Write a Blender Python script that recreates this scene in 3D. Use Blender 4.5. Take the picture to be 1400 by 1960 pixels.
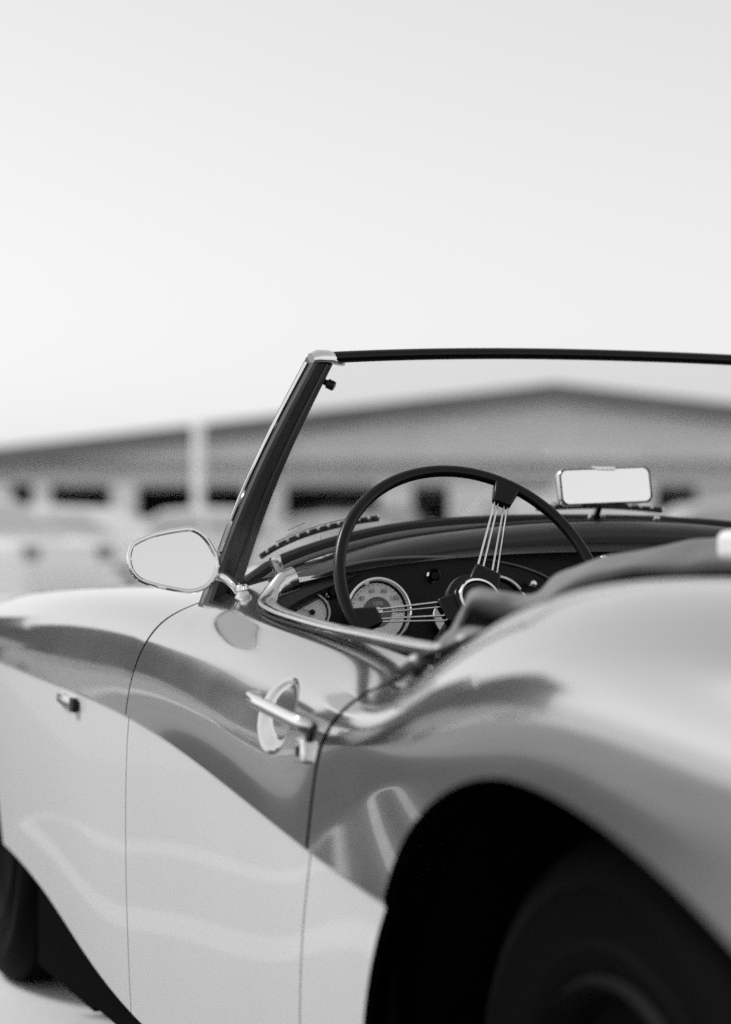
import bpy, bmesh, math, random
import numpy as np
from mathutils import Vector, Matrix

for o in list(bpy.data.objects):
    bpy.data.objects.remove(o, do_unlink=True)
scene = bpy.context.scene
COL = scene.collection
rng = random.Random(7)
R = math.radians

# ------------------------------------------------------------------ camera
cam_d = bpy.data.cameras.new('camera')
cam = bpy.data.objects.new('camera', cam_d)
COL.objects.link(cam)
YAW, PITCH = R(20.08), R(0.87)
cam.location = (-1.68, 1.508, 0.862)
fwd = Vector((math.cos(YAW)*math.cos(PITCH), -math.sin(YAW)*math.cos(PITCH), math.sin(PITCH)))
cam.rotation_euler = fwd.to_track_quat('-Z', 'Y').to_euler()
cam_d.sensor_fit = 'HORIZONTAL'
cam_d.sensor_width = 24.0
cam_d.lens = 24.0*4269/1400
cam_d.clip_start = 0.05
cam_d.clip_end = 3000
cam_d.dof.use_dof = True
cam_d.dof.focus_distance = 3.02
cam_d.dof.aperture_fstop = 2.5
scene.camera = cam

# ------------------------------------------------------------------ sky, sun, exposure
SUN_AZ, SUN_EL = R(55), R(48)          # azimuth measured from the car's nose (+X) to its left (+Y)
world = bpy.data.worlds.new('World')
scene.world = world
world.use_nodes = True
wn, wl = world.node_tree.nodes, world.node_tree.links
wn.clear()
sky = wn.new('ShaderNodeTexSky')
sky.sky_type = 'NISHITA'
sky.sun_disc = False
sky.sun_elevation = SUN_EL
sky.sun_rotation = R(90) - SUN_AZ
sky.air_density = 2.0
sky.dust_density = 0.8
sky.ozone_density = 0.5
bw = wn.new('ShaderNodeRGBToBW')        # black and white film: no hue anywhere
bg = wn.new('ShaderNodeBackground')
bg.inputs['Strength'].default_value = 0.128
# thin bright overcast veil: evens out the clear-sky gradient
veil = wn.new('ShaderNodeMix')
veil.data_type = 'FLOAT'
veil.inputs[0].default_value = 0.28
veil.inputs[3].default_value = 6.5
out = wn.new('ShaderNodeOutputWorld')
wl.new(sky.outputs[0], bw.inputs[0])
wl.new(bw.outputs[0], veil.inputs[2])
wl.new(veil.outputs[0], bg.inputs[0])
wl.new(bg.outputs[0], out.inputs[0])

sun_d = bpy.data.lights.new('sun', 'SUN')
sun_d.energy = 2.0
sun_d.angle = R(12)
sun_d.color = (1, 1, 1)
sun = bpy.data.objects.new('sun', sun_d)
COL.objects.link(sun)
sdir = Vector((math.cos(SUN_AZ)*math.cos(SUN_EL), math.sin(SUN_AZ)*math.cos(SUN_EL), math.sin(SUN_EL)))
sun.rotation_euler = sdir.to_track_quat('Z', 'Y').to_euler()
sun.location = (0, 6, 12)

scene.view_settings.view_transform = 'Standard'
scene.view_settings.look = 'None'
scene.view_settings.gamma = 1
scene.view_settings.exposure = 0.18
scene.view_settings.use_curve_mapping = False
scene.cycles.use_denoising = False      # keeps a little grain, like the film
scene.cycles.sample_clamp_indirect = 2.0
scene.cycles.sample_clamp_direct = 6.0
scene.cycles.max_bounces = 10
scene.cycles.transparent_max_bounces = 12

# ------------------------------------------------------------------ materials
MATS = {}
def mat(name, v, rough=.5, metal=0.0, coat=0.0, coat_rough=.03, var=0.0, scale=8.0, bump=0.0, bscale=60.0, spec=.5, rvar=0.0, detail=4):
    """grey procedural material with optional tonal variation and fine relief"""
    m = bpy.data.materials.new(name)
    m.use_nodes = True
    n, l = m.node_tree.nodes, m.node_tree.links
    p = n['Principled BSDF']
    p.inputs['Base Color'].default_value = (v, v, v, 1)
    p.inputs['Roughness'].default_value = rough
    p.inputs['Metallic'].default_value = metal
    p.inputs['Coat Weight'].default_value = coat
    p.inputs['Coat Roughness'].default_value = coat_rough
    p.inputs['Specular IOR Level'].default_value = spec
    tc = n.new('ShaderNodeTexCoord')
    if var or rvar:
        t = n.new('ShaderNodeTexNoise')
        t.inputs['Scale'].default_value = scale
        t.inputs['Detail'].default_value = detail
        t.inputs['Roughness'].default_value = .62
        l.new(tc.outputs['Object'], t.inputs['Vector'])
        if var:
            r = n.new('ShaderNodeMapRange')
            r.inputs[1].default_value = .25
            r.inputs[2].default_value = .75
            r.inputs[3].default_value = max(0, v*(1-var))
            r.inputs[4].default_value = min(1, v*(1+var))
            l.new(t.outputs[0], r.inputs[0])
            c = n.new('ShaderNodeCombineColor')
            for i in range(3):
                l.new(r.outputs[0], c.inputs[i])
            l.new(c.outputs[0], p.inputs['Base Color'])
        if rvar:
            r2 = n.new('ShaderNodeMapRange')
            r2.inputs[1].default_value = .3
            r2.inputs[2].default_value = .7
            r2.inputs[3].default_value = max(0.01, rough-rvar)
            r2.inputs[4].default_value = rough+rvar
            l.new(t.outputs[0], r2.inputs[0])
            l.new(r2.outputs[0], p.inputs['Roughness'])
    if bump:
        t2 = n.new('ShaderNodeTexNoise')
        t2.inputs['Scale'].default_value = bscale
        t2.inputs['Detail'].default_value = 5
        l.new(tc.outputs['Object'], t2.inputs['Vector'])
        b = n.new('ShaderNodeBump')
        b.inputs['Strength'].default_value = bump
        b.inputs['Distance'].default_value = .004
        l.new(t2.outputs[0], b.inputs['Height'])
        l.new(b.outputs[0], p.inputs['Normal'])
    MATS[name] = m
    return m

PAINT = mat('silver_grey_paint', .52, rough=.13, metal=.93, coat=.8, coat_rough=.012, var=.03, scale=3, rvar=.03, bump=.035, bscale=7)
IVORY = mat('ivory_paint', .70, rough=.35, coat=.4, coat_rough=.03, var=.03, scale=3)
CHROME = mat('chrome', .82, rough=.06, metal=1, rvar=.03, scale=30)
DULLCHROME = mat('brushed_trim', .74, rough=.22, metal=1, rvar=.06, scale=40, bump=.04, bscale=300)
MIRROR = mat('mirror_glass', .93, rough=.012, metal=1)
BLACKPL = mat('black_bakelite', .004, rough=.27, rvar=.06, scale=20, spec=.26)
VINYL = mat('black_vinyl', .018, rough=.36, bump=.25, bscale=420, rvar=.06, scale=15)
DASH = mat('dark_dash_leathercloth', .010, rough=.5, spec=.3, bump=.2, bscale=500)
RUBBER = mat('rubber', .012, rough=.6, bump=.2, bscale=150, spec=.3)
VOID = mat('shade_black', .003, rough=.9, spec=.02)  # near black: shade of gaps, arches and underbody put into the colour
OLDTYRE = mat('black_tyre', .0025, rough=.7, bump=.2, bscale=80, spec=.05)
DARKRIM = mat('arch_shade_rim', .006, rough=.6, spec=.06)  # rim colour carries the shade inside the wheel arch
CLOTH = mat('charcoal_hood_cloth', .18, rough=.75, bump=.5, bscale=260, var=.2, scale=12)
PILLARM = mat('dark_anodised_pillar', .15, rough=.34, metal=.8, rvar=.06, scale=25)
DIAL = mat('cream_dial', .88, rough=.6, var=.12, scale=40)
DIALDARK = mat('grey_dial_centre', .16, rough=.6)
INK = mat('ink', .02, rough=.6)
WHITE = mat('white_enamel', .75, rough=.4)
SEATM = mat('black_seat_leather', .02, rough=.4, bump=.2, bscale=200)

def glass_mat(name, tint=.9, gl=1.0):
    m = bpy.data.materials.new(name)
    m.use_nodes = True
    n, l = m.node_tree.nodes, m.node_tree.links
    n.clear()
    o = n.new('ShaderNodeOutputMaterial')
    mx = n.new('ShaderNodeMixShader')
    tr = n.new('ShaderNodeBsdfTransparent')
    tr.inputs[0].default_value = (tint, tint, tint, 1)
    g = n.new('ShaderNodeBsdfGlossy')
    g.inputs['Roughness'].default_value = .01
    g.inputs[0].default_value = (gl, gl, gl, 1)
    lw = n.new('ShaderNodeLayerWeight')
    lw.inputs[0].default_value = .5
    pw = n.new('ShaderNodeMath'); pw.operation = 'POWER'; pw.inputs[1].default_value = 4.5
    fr = n.new('ShaderNodeMath'); fr.operation = 'MULTIPLY_ADD'; fr.inputs[1].default_value = .55; fr.inputs[2].default_value = .02
    l.new(lw.outputs['Facing'], pw.inputs[0]); l.new(pw.outputs[0], fr.inputs[0])
    l.new(fr.outputs[0], mx.inputs[0]); l.new(tr.outputs[0], mx.inputs[1]); l.new(g.outputs[0], mx.inputs[2])
    l.new(mx.outputs[0], o.inputs[0])
    MATS[name] = m
    return m
GLASS = glass_mat('windscreen_glass', .93)
LENS = glass_mat('gauge_lens', .97)

# ------------------------------------------------------------------ mesh helpers
def mk(name, verts, faces, m, parent=None, smooth=True, sharp=None, mats=None, midx=None):
    me = bpy.data.meshes.new(name)
    me.from_pydata([tuple(map(float, v)) for v in verts], [], faces)
    for x in (mats or [m]):
        me.materials.append(x)
    if midx is not None:
        me.polygons.foreach_set('material_index', midx)
    if smooth:
        me.polygons.foreach_set('use_smooth', [True]*len(me.polygons))
    if sharp is not None:
        me.set_sharp_from_angle(angle=sharp)
    o = bpy.data.objects.new(name, me)
    COL.objects.link(o)
    o.parent = parent
    return o

def empty(name, loc=(0, 0, 0), rz=0, parent=None):
    o = bpy.data.objects.new(name, None)
    o.empty_display_size = .2
    COL.objects.link(o)
    o.location = loc
    o.rotation_euler = (0, 0, rz)
    o.parent = parent
    return o

def tag(o, label, cat, group=None, kind=None):
    if label: o['label'] = label
    if cat: o['category'] = cat
    if group: o['group'] = group
    if kind: o['kind'] = kind
    return o

class MB:
    """collects shapes into one mesh"""
    def __init__(s): s.v, s.f = [], []
    def add(s, v, f):
        b = len(s.v); s.v += [tuple(map(float, p)) for p in v]; s.f += [tuple(b+i for i in q) for q in f]; return s
    def box(s, c, d, rz=0, taper=1.0):
        v = []
        for z in (-1, 1):
            k = taper if z > 0 else 1
            for x, y in ((-1, -1), (1, -1), (1, 1), (-1, 1)):
                X, Y = x*d[0]/2*k, y*d[1]/2*k
                v.append((c[0]+X*math.cos(rz)-Y*math.sin(rz), c[1]+X*math.sin(rz)+Y*math.cos(rz), c[2]+z*d[2]/2))
        return s.add(v, [(3, 2, 1, 0), (4, 5, 6, 7), (0, 1, 5, 4), (1, 2, 6, 5), (2, 3, 7, 6), (3, 0, 4, 7)])
    def tube(s, path, rad, n=12, closed=False, caps=True, up=(0, 0, 1), rx=None):
        v, f = tube_geo(path, rad, n, closed, caps, up, rx); return s.add(v, f)
    def lathe(s, prof, c, axis, n=40, close=False):
        v, f = lathe_geo(prof, c, axis, n, close); return s.add(v, f)
    def build(s, name, m, parent=None, smooth=True, sharp=R(35), bevel=0, seg=2):
        o = mk(name, s.v, s.f, m, parent, smooth, sharp if smooth else None)
        if bevel:
            b = o.modifiers.new('bevel', 'BEVEL'); b.width = bevel; b.segments = seg; b.limit_method = 'ANGLE'; b.angle_limit = R(30)
            b.harden_normals = False
        return o

def tube_geo(path, rad, n=12, closed=False, caps=True, up=(0, 0, 1), rx=None):
    """rad: radius along 'up'-ish direction; rx: radius along side direction (defaults to rad)"""
    P = [np.array(p, float) for p in path]
    m = len(P)
    V, F = [], []
    upv = np.array(up, float)
    prev = None
    for i in range(m):
        if closed: t = P[(i+1) % m]-P[i-1]
        else: t = P[min(i+1, m-1)]-P[max(i-1, 0)]
        t = t/(np.linalg.norm(t)+1e-12)
        if prev is None:
            s = np.cross(t, upv)
            if np.linalg.norm(s) < 1e-3: s = np.cross(t, (1, 0, 0))
        else:
            if rx is not None:
                s = np.cross(t, upv)
                if np.dot(s, prev) < 0: s = -s
            else:
                s = prev-t*np.dot(prev, t)
        s = s/(np.linalg.norm(s)+1e-12)
        prev = s
        u = np.cross(s, t)
        ru = rad[i] if hasattr(rad, '__len__') else rad
        rs = (rx[i] if hasattr(rx, '__len__') else rx) if rx is not None else ru
        for k in range(n):
            a = 2*math.pi*k/n
            V.append(P[i]+s*math.cos(a)*rs+u*math.sin(a)*ru)
    segs = m if closed else m-1
    for i in range(segs):
        for k in range(n):
            a, b = i*n+k, i*n+(k+1) % n
            c, d = ((i+1) % m)*n+(k+1) % n, ((i+1) % m)*n+k
            F.append((a, b, c, d))
    if caps and not closed:
        F.append(tuple(range(n))[::-1])
        F.append(tuple((m-1)*n+k for k in range(n)))
    return V, F

def lathe_geo(prof, c, axis, n=40, close=False):
    """prof: list of (radius, height along axis)"""
    ax = np.array(axis, float); ax /= np.linalg.norm(ax)
    s = np.cross(ax, (0, 0, 1))
    if np.linalg.norm(s) < 1e-3: s = np.array((1., 0, 0))
    s /= np.linalg.norm(s); u = np.cross(ax, s)
    c = np.array(c, float)
    V, F = [], []
    for r_, h in prof:
        for k in range(n):
            a = 2*math.pi*k/n
            V.append(c+ax*h+(s*math.cos(a)+u*math.sin(a))*r_)
    m = len(prof)
    for i in range(m if close else m-1):
        for k in range(n):
            j = (i+1) % m
            F.append((i*n+k, i*n+(k+1) % n, j*n+(k+1) % n, j*n+k))
    return V, F

def smooth_path(pts, k=8, closed=False):
    """Catmull-Rom through pts"""
    P = [np.array(p, float) for p in pts]
    m = len(P); out_ = []
    for i in range(m if closed else m-1):
        p0 = P[(i-1) % m] if closed or i > 0 else 2*P[0]-P[1]
        p1, p2 = P[i], P[(i+1) % m]
        p3 = P[(i+2) % m] if closed or i+2 < m else 2*P[-1]-P[-2]
        for j in range(k):
            t = j/k
            out_.append(.5*((2*p1)+(-p0+p2)*t+(2*p0-5*p1+4*p2-p3)*t*t+(-p0+3*p1-3*p2+p3)*t**3))
    if not closed: out_.append(P[-1])
    return out_

def grid_faces(nr, nc, flip=False):
    F = []
    for i in range(nr-1):
        for j in range(nc-1):
            q = (i*nc+j, i*nc+j+1, (i+1)*nc+j+1, (i+1)*nc+j)
            F.append(q[::-1] if flip else q)
    return F

def text_mesh(name, s, size, origin, right, upv, m, parent, offset=.0008):
    cu = bpy.data.curves.new(name, 'FONT')
    cu.body = s; cu.size = size; cu.align_x = 'CENTER'; cu.align_y = 'CENTER'; cu.resolution_u = 2
    to = bpy.data.objects.new(name+'_tmp', cu)
    COL.objects.link(to)
    dg = bpy.context.evaluated_depsgraph_get()
    me = bpy.data.meshes.new_from_object(to.evaluated_get(dg))
    bpy.data.objects.remove(to, do_unlink=True)
    rt = Vector(right).normalized(); u = Vector(upv).normalized(); nrm = rt.cross(u)
    for v in me.vertices:
        v.co = Vector(origin)+rt*v.co.x+u*v.co.y+nrm*offset
    me.materials.clear(); me.materials.append(m)
    me.name = name
    o = bpy.data.objects.new(name, me)
    COL.objects.link(o); o.parent = parent
    return o

# ------------------------------------------------------------------ the setting
def plane_grid(name, x0, x1, y0, y1, z, m, n=1):
    V, F = [], []
    for i in range(n+1):
        for j in range(n+1):
            V.append((x0+(x1-x0)*i/n, y0+(y1-y0)*j/n, z))
    return mk(name, V, [(f[3], f[2], f[1], f[0]) for f in grid_faces(n+1, n+1)], m, smooth=False)

CONC = mat('pale_concrete', .68, rough=.85, var=.22, scale=.5, bump=.3, bscale=30, detail=8)
ASPH = mat('asphalt', .032, rough=.85, var=.35, scale=1.5, bump=.6, bscale=160, detail=8)
LINE = mat('white_road_paint', .55, rough=.6, var=.15, scale=6, bump=.2, bscale=100)
g = plane_grid('ground', -700, 900, -800, 800, 0, CONC)
tag(g, None, None, kind='structure')
g = plane_grid('asphalt_lane', -60, 70, .80, 2.5, .004, ASPH)
tag(g, None, None, kind='structure')
g = plane_grid('reflection_strip', -60, 70, 2.5, 6.5, .004, mat('reflection_strip_grey', .24, rough=.85, var=.3, scale=.7, bump=.4, bscale=60, detail=8))  # unseen strip added to grade the ground's reflection in the rear wing
tag(g, None, None, kind='structure')
# hairpin bay marking painted on the asphalt: two long strokes joined by a rounded end
for yc in (1.42,):
    P = [(1.3, yc-.20)]+[(4.58+.17*math.sin(a), yc-.20+.20*(1-math.cos(a))) for a in np.linspace(0, math.pi, 13)]+[(1.3, yc+.20)]
    V = []
    for k, (x, y) in enumerate(P):
        x0, y0 = P[max(k-1, 0)]; x1, y1 = P[min(k+1, len(P)-1)]
        dx, dy = x1-x0, y1-y0; l_ = math.hypot(dx, dy)
        V += [(x-dy/l_*.05, y+dx/l_*.05, .008), (x+dy/l_*.05, y-dx/l_*.05, .008)]
    o = mk('bay_marking', V, [(2*k, 2*k+1, 2*k+3, 2*k+2) for k in range(len(P)-1)], LINE, smooth=False)
    tag(o, None, None, kind='structure')

WALLM = mat('pale_siding', .70, rough=.75, var=.08, scale=.6)
WALLD = mat('pale_siding_lower', .54, rough=.75, var=.08, scale=.6)
ROOFM = mat('dark_metal_roof', .15, rough=.6, var=.12, scale=.8)
PIERM = mat('pale_pier', .78, rough=.8, var=.08, scale=2)
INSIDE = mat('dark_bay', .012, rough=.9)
DARKWALL = mat('dark_weathered_siding', .14, rough=.8, var=.15, scale=.7)

def warehouse(loc, rz, half, eave, pitch, depth, bays, bay_top, wm, wm2, label, cat='warehouse', band=None, rm=None):
    """gable front in the local YZ plane facing -X; bays: list of (y0, y1) openings"""
    t = empty('warehouse', loc, rz)
    tag(t, label, cat)
    rm = rm or ROOFM
    peak = eave+half*pitch
    th = .35
    # lower wall: one pier between each two openings
    ys = [-half]
    for a, b in sorted(bays): ys += [a, b]
    ys.append(half)
    for i in range(0, len(ys), 2):
        if ys[i+1]-ys[i] > .05:
            MB().box((th/2, (ys[i]+ys[i+1])/2, bay_top/2), (th, ys[i+1]-ys[i], bay_top)).build('pier', PIERM if len(bays) and ys[i+1]-ys[i] < 4 else wm2, t, smooth=False)
    bt = band or bay_top
    if band:
        MB().box((th/2+.06, 0, (bay_top+band)/2), (th, 2*half, band-bay_top)).build('lower_wall_band', wm2, t, smooth=False)
    V = []
    for x in (0, th):
        V += [(x, -half, bt), (x, half, bt), (x, half, eave), (x, 0, peak), (x, -half, eave)]
    mk('gable_wall', V, [(0, 4, 3, 2, 1), (5, 6, 7, 8, 9), (0, 1, 6, 5), (1, 2, 7, 6), (2, 3, 8, 7), (3, 4, 9, 8), (4, 0, 5, 9)], wm, t, smooth=False)
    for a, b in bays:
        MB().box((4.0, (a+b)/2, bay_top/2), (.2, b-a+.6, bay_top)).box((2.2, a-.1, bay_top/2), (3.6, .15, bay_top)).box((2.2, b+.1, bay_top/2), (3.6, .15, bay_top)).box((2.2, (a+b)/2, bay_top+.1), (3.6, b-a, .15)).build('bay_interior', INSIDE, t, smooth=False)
    for s in (-1, 1):
        MB().box((depth/2, s*(half-th/2), eave/2), (depth-2*th, th, eave)).build('side_wall', wm, t, smooth=False)
        # roof slab with a deep rake board at the front
        ov = .5
        e = (half+ov)
        V = []
        for x in (-.6, depth+.4):
            V += [(x, 0, peak+.05), (x, s*e, peak-e*pitch+.05), (x, s*e, peak-e*pitch+.40), (x, 0, peak+.40)]
        F = [(0, 1, 2, 3), (7, 6, 5, 4), (0, 4, 5, 1), (1, 5, 6, 2), (2, 6, 7, 3), (3, 7, 4, 0)]
        if s < 0: F = [f[::-1] for f in F]
        ro = mk('roof', V, F, rm, t, smooth=False)
        V = []
        for x in (-.68, -.603):
            V += [(x, 0, peak-.22), (x, s*e, peak-e*pitch-.22), (x, s*e, peak-e*pitch+.42), (x, 0, peak+.42)]
        mk('rake_board', V, F, rm, ro, smooth=False)
    MB().box((depth-th/2, 0, eave/2), (th, 2*half, eave)).build('rear_wall', wm, t, smooth=False)
    return t

# main warehouse, squarely behind the car: gable towards the camera
bays = [(16.36, 17.05), (13.90, 15.81), (9.67, 13.09), (5.49, 8.44), (3.28, 4.43), (-0.03, 1.72), (-4.51, -3.20)]
warehouse((62.04, -28.07, 0), -YAW, 20.5, 3.15, .116, 24, bays, 2.80, WALLM, WALLD,
          'long grey warehouse with a low gable roof and dark open bays behind the sports car', band=3.55)
# two sheds to the left of the picture (seen in the paint as reflections)
warehouse((43, 4.6, 0), R(8), 4.0, 5.6, .50, 16, [(-2, 2)], 2.8, DARKWALL, DARKWALL,
          'dark steep-gabled shed beyond the left edge, nearest the warehouse')
warehouse((41, 12.9, 0), R(18), 4.6, 7.2, .55, 16, [(-2.5, -.2)], 2.8, DARKWALL, DARKWALL,
          'dark steep-gabled shed beyond the left edge, farther from the warehouse')

# pale post standing in front of the warehouse
POSTM = mat('white_post_paint', .82, rough=.6, var=.08, scale=4)
t = empty('lamp_post', (36.92, -9.41, 0))
tag(t, 'pale square post standing between the windscreen pillar and the warehouse', 'post')
MB().box((0, 0, 1.5), (.17, .17, 2.9)).build('shaft', POSTM, t, bevel=.02)
MB().box((0, 0, .08), (.34, .34, .16)).build('base_plate', POSTM, t, bevel=.02)
MB().box((0, 0, 2.99), (.22, .22, .08)).build('cap', POSTM, t, bevel=.015)

# ------------------------------------------------------------------ parked cars
CARGLASS = mat('car_glass', .62, rough=.10, metal=.8)
TYRE = mat('tyre_rubber', .014, rough=.7, bump=.2, bscale=80)
WHEELM = mat('wheel_alloy', .45, rough=.3, metal=.9)
LAMP = mat('lamp_lens', .55, rough=.12, coat=1)
REDLAMP = mat('dark_tail_lens', .09, rough=.15, coat=1)
def parked_car(loc, rz, paint_v, label, kind='saloon', group='cars parked in front of the warehouse'):
    t = empty('parked_car', loc, rz)
    tag(t, label, 'car', group)
    pm = mat('car_paint', paint_v, rough=.25, coat=.8, coat_rough=.03, var=.03)
    if kind == 'saloon':
        L, W, belt, roof = 4.5, 1.76, .92, 1.42
        prof = [(-2.22, .30), (-2.27, .58), (-2.2, .88), (-1.6, .97), (1.0, .93), (1.45, .88), (2.1, .72), (2.25, .55), (2.22, .30)]
        gh = [(-1.65, .96), (-1.0, roof-.03), (-.2, roof), (.35, roof-.05), (1.05, .93)]
    elif kind == 'van':
        L, W, belt, roof = 4.9, 1.9, 1.2, 1.95
        prof = [(-2.4, .36), (-2.44, .7), (-2.42, 1.22), (1.2, 1.22), (1.6, 1.12), (2.2, 1.0), (2.42, .7), (2.38, .36)]
        gh = [(-2.40, 1.2), (-2.30, roof-.05), (-.8, roof), (.75, roof-.05), (1.5, 1.16)]
    else:
        L, W, belt, roof = 4.6, 1.85, 1.02, 1.72
        prof = [(-2.26, .36), (-2.32, .7), (-2.28, 1.04), (1.05, 1.04), (1.4, 1.0), (2.15, .88), (2.3, .65), (2.26, .36)]
        gh = [(-2.24, 1.03), (-2.05, roof-.05), (-.8, roof), (.2, roof-.04), (1.0, 1.04)]
    n = len(prof)
    V, F = [], []
    for y, k in ((-W/2, .93), (-W/2+.05, 1.0), (W/2-.05, 1.0), (W/2, .93)):
        for x, z in prof: V.append((x*(k if abs(y) > W/2-.02 else 1), y, .62+(z-.62)*(k if abs(y) > W/2-.02 else 1)))
    for r_ in range(3):
        for i in range(n):
            j = (i+1) % n
            F.append((r_*n+i, r_*n+j, (r_+1)*n+j, (r_+1)*n+i))
    F.append(tuple(range(n))[::-1]); F.append(tuple(3*n+i for i in range(n)))
    body = mk('body', V, F, pm, t, smooth=True, sharp=R(40))
    b = body.modifiers.new('bevel', 'BEVEL'); b.width = .05; b.segments = 3; b.limit_method = 'ANGLE'; b.angle_limit = R(25)
    m_ = len(gh)
    def ghv(inset):
        V = []
        for s in (-1, 1):
            for x, z in gh:
                k = (z-belt)/(roof-belt)
                V.append((x, s*(W/2-.06-.17*k-inset), z))
        return V
    V = ghv(0); F = [tuple(range(m_))[::-1], tuple(m_+i for i in range(m_))]
    for i in range(m_):
        j = (i+1) % m_
        F.append((i, j, m_+j, m_+i))
    F = [f[::-1] for f in F]
    cab = mk('cabin', V, F, pm, t, smooth=True, sharp=R(30))
    b = cab.modifiers.new('bevel', 'BEVEL'); b.width = .05; b.segments = 3; b.limit_method = 'ANGLE'; b.angle_limit = R(25)
    # windows: front and rear screens, side glass, slightly proud of the cabin
    def lerp(a, c, k): return tuple(a[i]+(c[i]-a[i])*k for i in range(len(a)))
    def pane(name, q):
        q = [Vector(p) for p in q]
        nrm = (q[1]-q[0]).cross(q[3]-q[0]).normalized()
        cen = sum(q, Vector())/4
        if nrm.dot(cen-Vector((-.3, 0, 1.1))) < 0: nrm = -nrm
        V = [tuple(p+nrm*.006) for p in q]+[tuple(p-nrm*.02) for p in q]
        mk(name, V, [(0, 1, 2, 3), (7, 6, 5, 4), (0, 4, 5, 1), (1, 5, 6, 2), (2, 6, 7, 3), (3, 7, 4, 0)], CARGLASS, t, smooth=False)
    def hw(z): return W/2-.06-.17*(z-belt)/(roof-belt)
    for a, c, nm in ((gh[-1], gh[-2], 'windscreen'), (gh[0], gh[1], 'rear_window')):
        p, q = lerp(a, c, .12), lerp(a, c, .92)
        pane(nm, [(p[0], hw(p[1])-.08, p[1]), (p[0], -hw(p[1])+.08, p[1]), (q[0], -hw(q[1])+.08, q[1]), (q[0], hw(q[1])-.08, q[1])])
    for s in (-1, 1):
        zb, zt = belt+.08, roof-.11
        x0, x1, x2 = gh[0][0]+.3, -.25, gh[-1][0]-.25
        def sx(x, z): return (x, s*hw(z), z)
        if kind != 'van':
            pane('side_window', [sx(x0, zb), sx(x1-.04, zb), sx(x1-.04, zt), sx(gh[1][0]+.12, zt)])
        else:
            x1 = .35
        pane('side_window', [sx(x1+.04, zb), sx(x2, zb), sx(gh[-2][0]+.05, zt), sx(x1+.04, zt)])
        for x in (-1.38, 1.36):
            wv = MB().lathe([(.19, .0), (.28, .0), (.315, -.03), (.32, -.1), (.315, -.18), (.28, -.2)], (x, s*(W/2+.006), .32), (0, s, 0), 28).build('tyre', TYRE, t)
            MB().lathe([(.0, -.02), (.06, -.02), (.08, -.05), (.17, -.05), (.2, -.004), (.2, -.06)], (x, s*(W/2+.006), .32), (0, s, 0), 28).build('wheel_rim', WHEELM, wv)
        MB().box((2.13, s*(W/2-.28), .66), (.16, .34, .13), rz=-s*.12).build('headlight', LAMP, t, bevel=.02)
        MB().box((-2.2, s*(W/2-.22), .78), (.12, .28, .16), rz=s*.1).build('tail_light', REDLAMP, t, bevel=.02)
    MB().box((2.2, 0, .46), (.16, W*.8, .12)).build('front_bumper', pm if paint_v > .3 else WHEELM, t, bevel=.03)
    MB().box((-2.25, 0, .48), (.16, W*.8, .14)).build('rear_bumper', pm if paint_v > .3 else WHEELM, t, bevel=.03)
    return t

parked_car((30.20, -7.39, 0), R(70), .82, 'white saloon car in front of the pale post, left of the windscreen pillar')
parked_car((29.01, -4.84, 0), R(62), .80, 'pale saloon car at the left edge behind the wing mirror')
parked_car((24.54, -2.50, 0), R(40), .75, 'pale saloon car just beyond the left edge')
parked_car((39.46, -17.01, 0), R(70), .82, 'white van seen through the windscreen behind the steering wheel', 'van')
parked_car((22.22, -11.74, 0), R(75), .62, 'light grey saloon car at the right edge behind the rear-view mirror')
parked_car((47.43, -15.60, 0), R(75), .03, 'black tall car seen between the windscreen pillar and the steering wheel', 'suv')
parked_car((36.21, -11.35, 0), R(72), .66, 'pale grey saloon car just above the dashboard beside the windscreen pillar')
parked_car((41.36, -8.90, 0), R(20), .80, 'white saloon car seen end-on behind the two pale cars at the left')
parked_car((50.65, -18.46, 0), R(35), .78, 'pale saloon car between the white van and the pale grey car, deep in the lot')
parked_car((19.5, 6.4, 0), R(96), .75, 'white saloon car on the lane to the front left, beyond the left edge', group='cars on the lane')
parked_car((31, 6.8, 0), R(84), .04, 'black tall car on the lane in front of the dark sheds', 'suv', group='cars on the lane')

# ------------------------------------------------------------------ the sports car: body surface from rails
CAR = empty('sports_car', (0, 0, 0))
tag(CAR, 'open two-tone vintage roadster with chrome mirror, wire-spoked steering wheel and raked windscreen', 'car')

def nspline(xs, ys):
    xs = np.array(xs, float); ys = np.array(ys, float); n = len(xs); h = np.diff(xs)
    A = np.zeros((n, n)); b = np.zeros(n); A[0, 0] = A[-1, -1] = 1
    for i in range(1, n-1):
        A[i, i-1] = h[i-1]; A[i, i] = 2*(h[i-1]+h[i]); A[i, i+1] = h[i]
        b[i] = 3*((ys[i+1]-ys[i])/h[i]-(ys[i]-ys[i-1])/h[i-1])
    c = np.linalg.solve(A, b)
    def f(x):
        i = int(np.clip(np.searchsorted(xs, x)-1, 0, n-2)); t = x-xs[i]
        d = (c[i+1]-c[i])/(3*h[i]); bb = (ys[i+1]-ys[i])/h[i]-h[i]*(2*c[i]+c[i+1])/3
        return ys[i]+bb*t+c[i]*t*t+d*t**3
    return f
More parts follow.
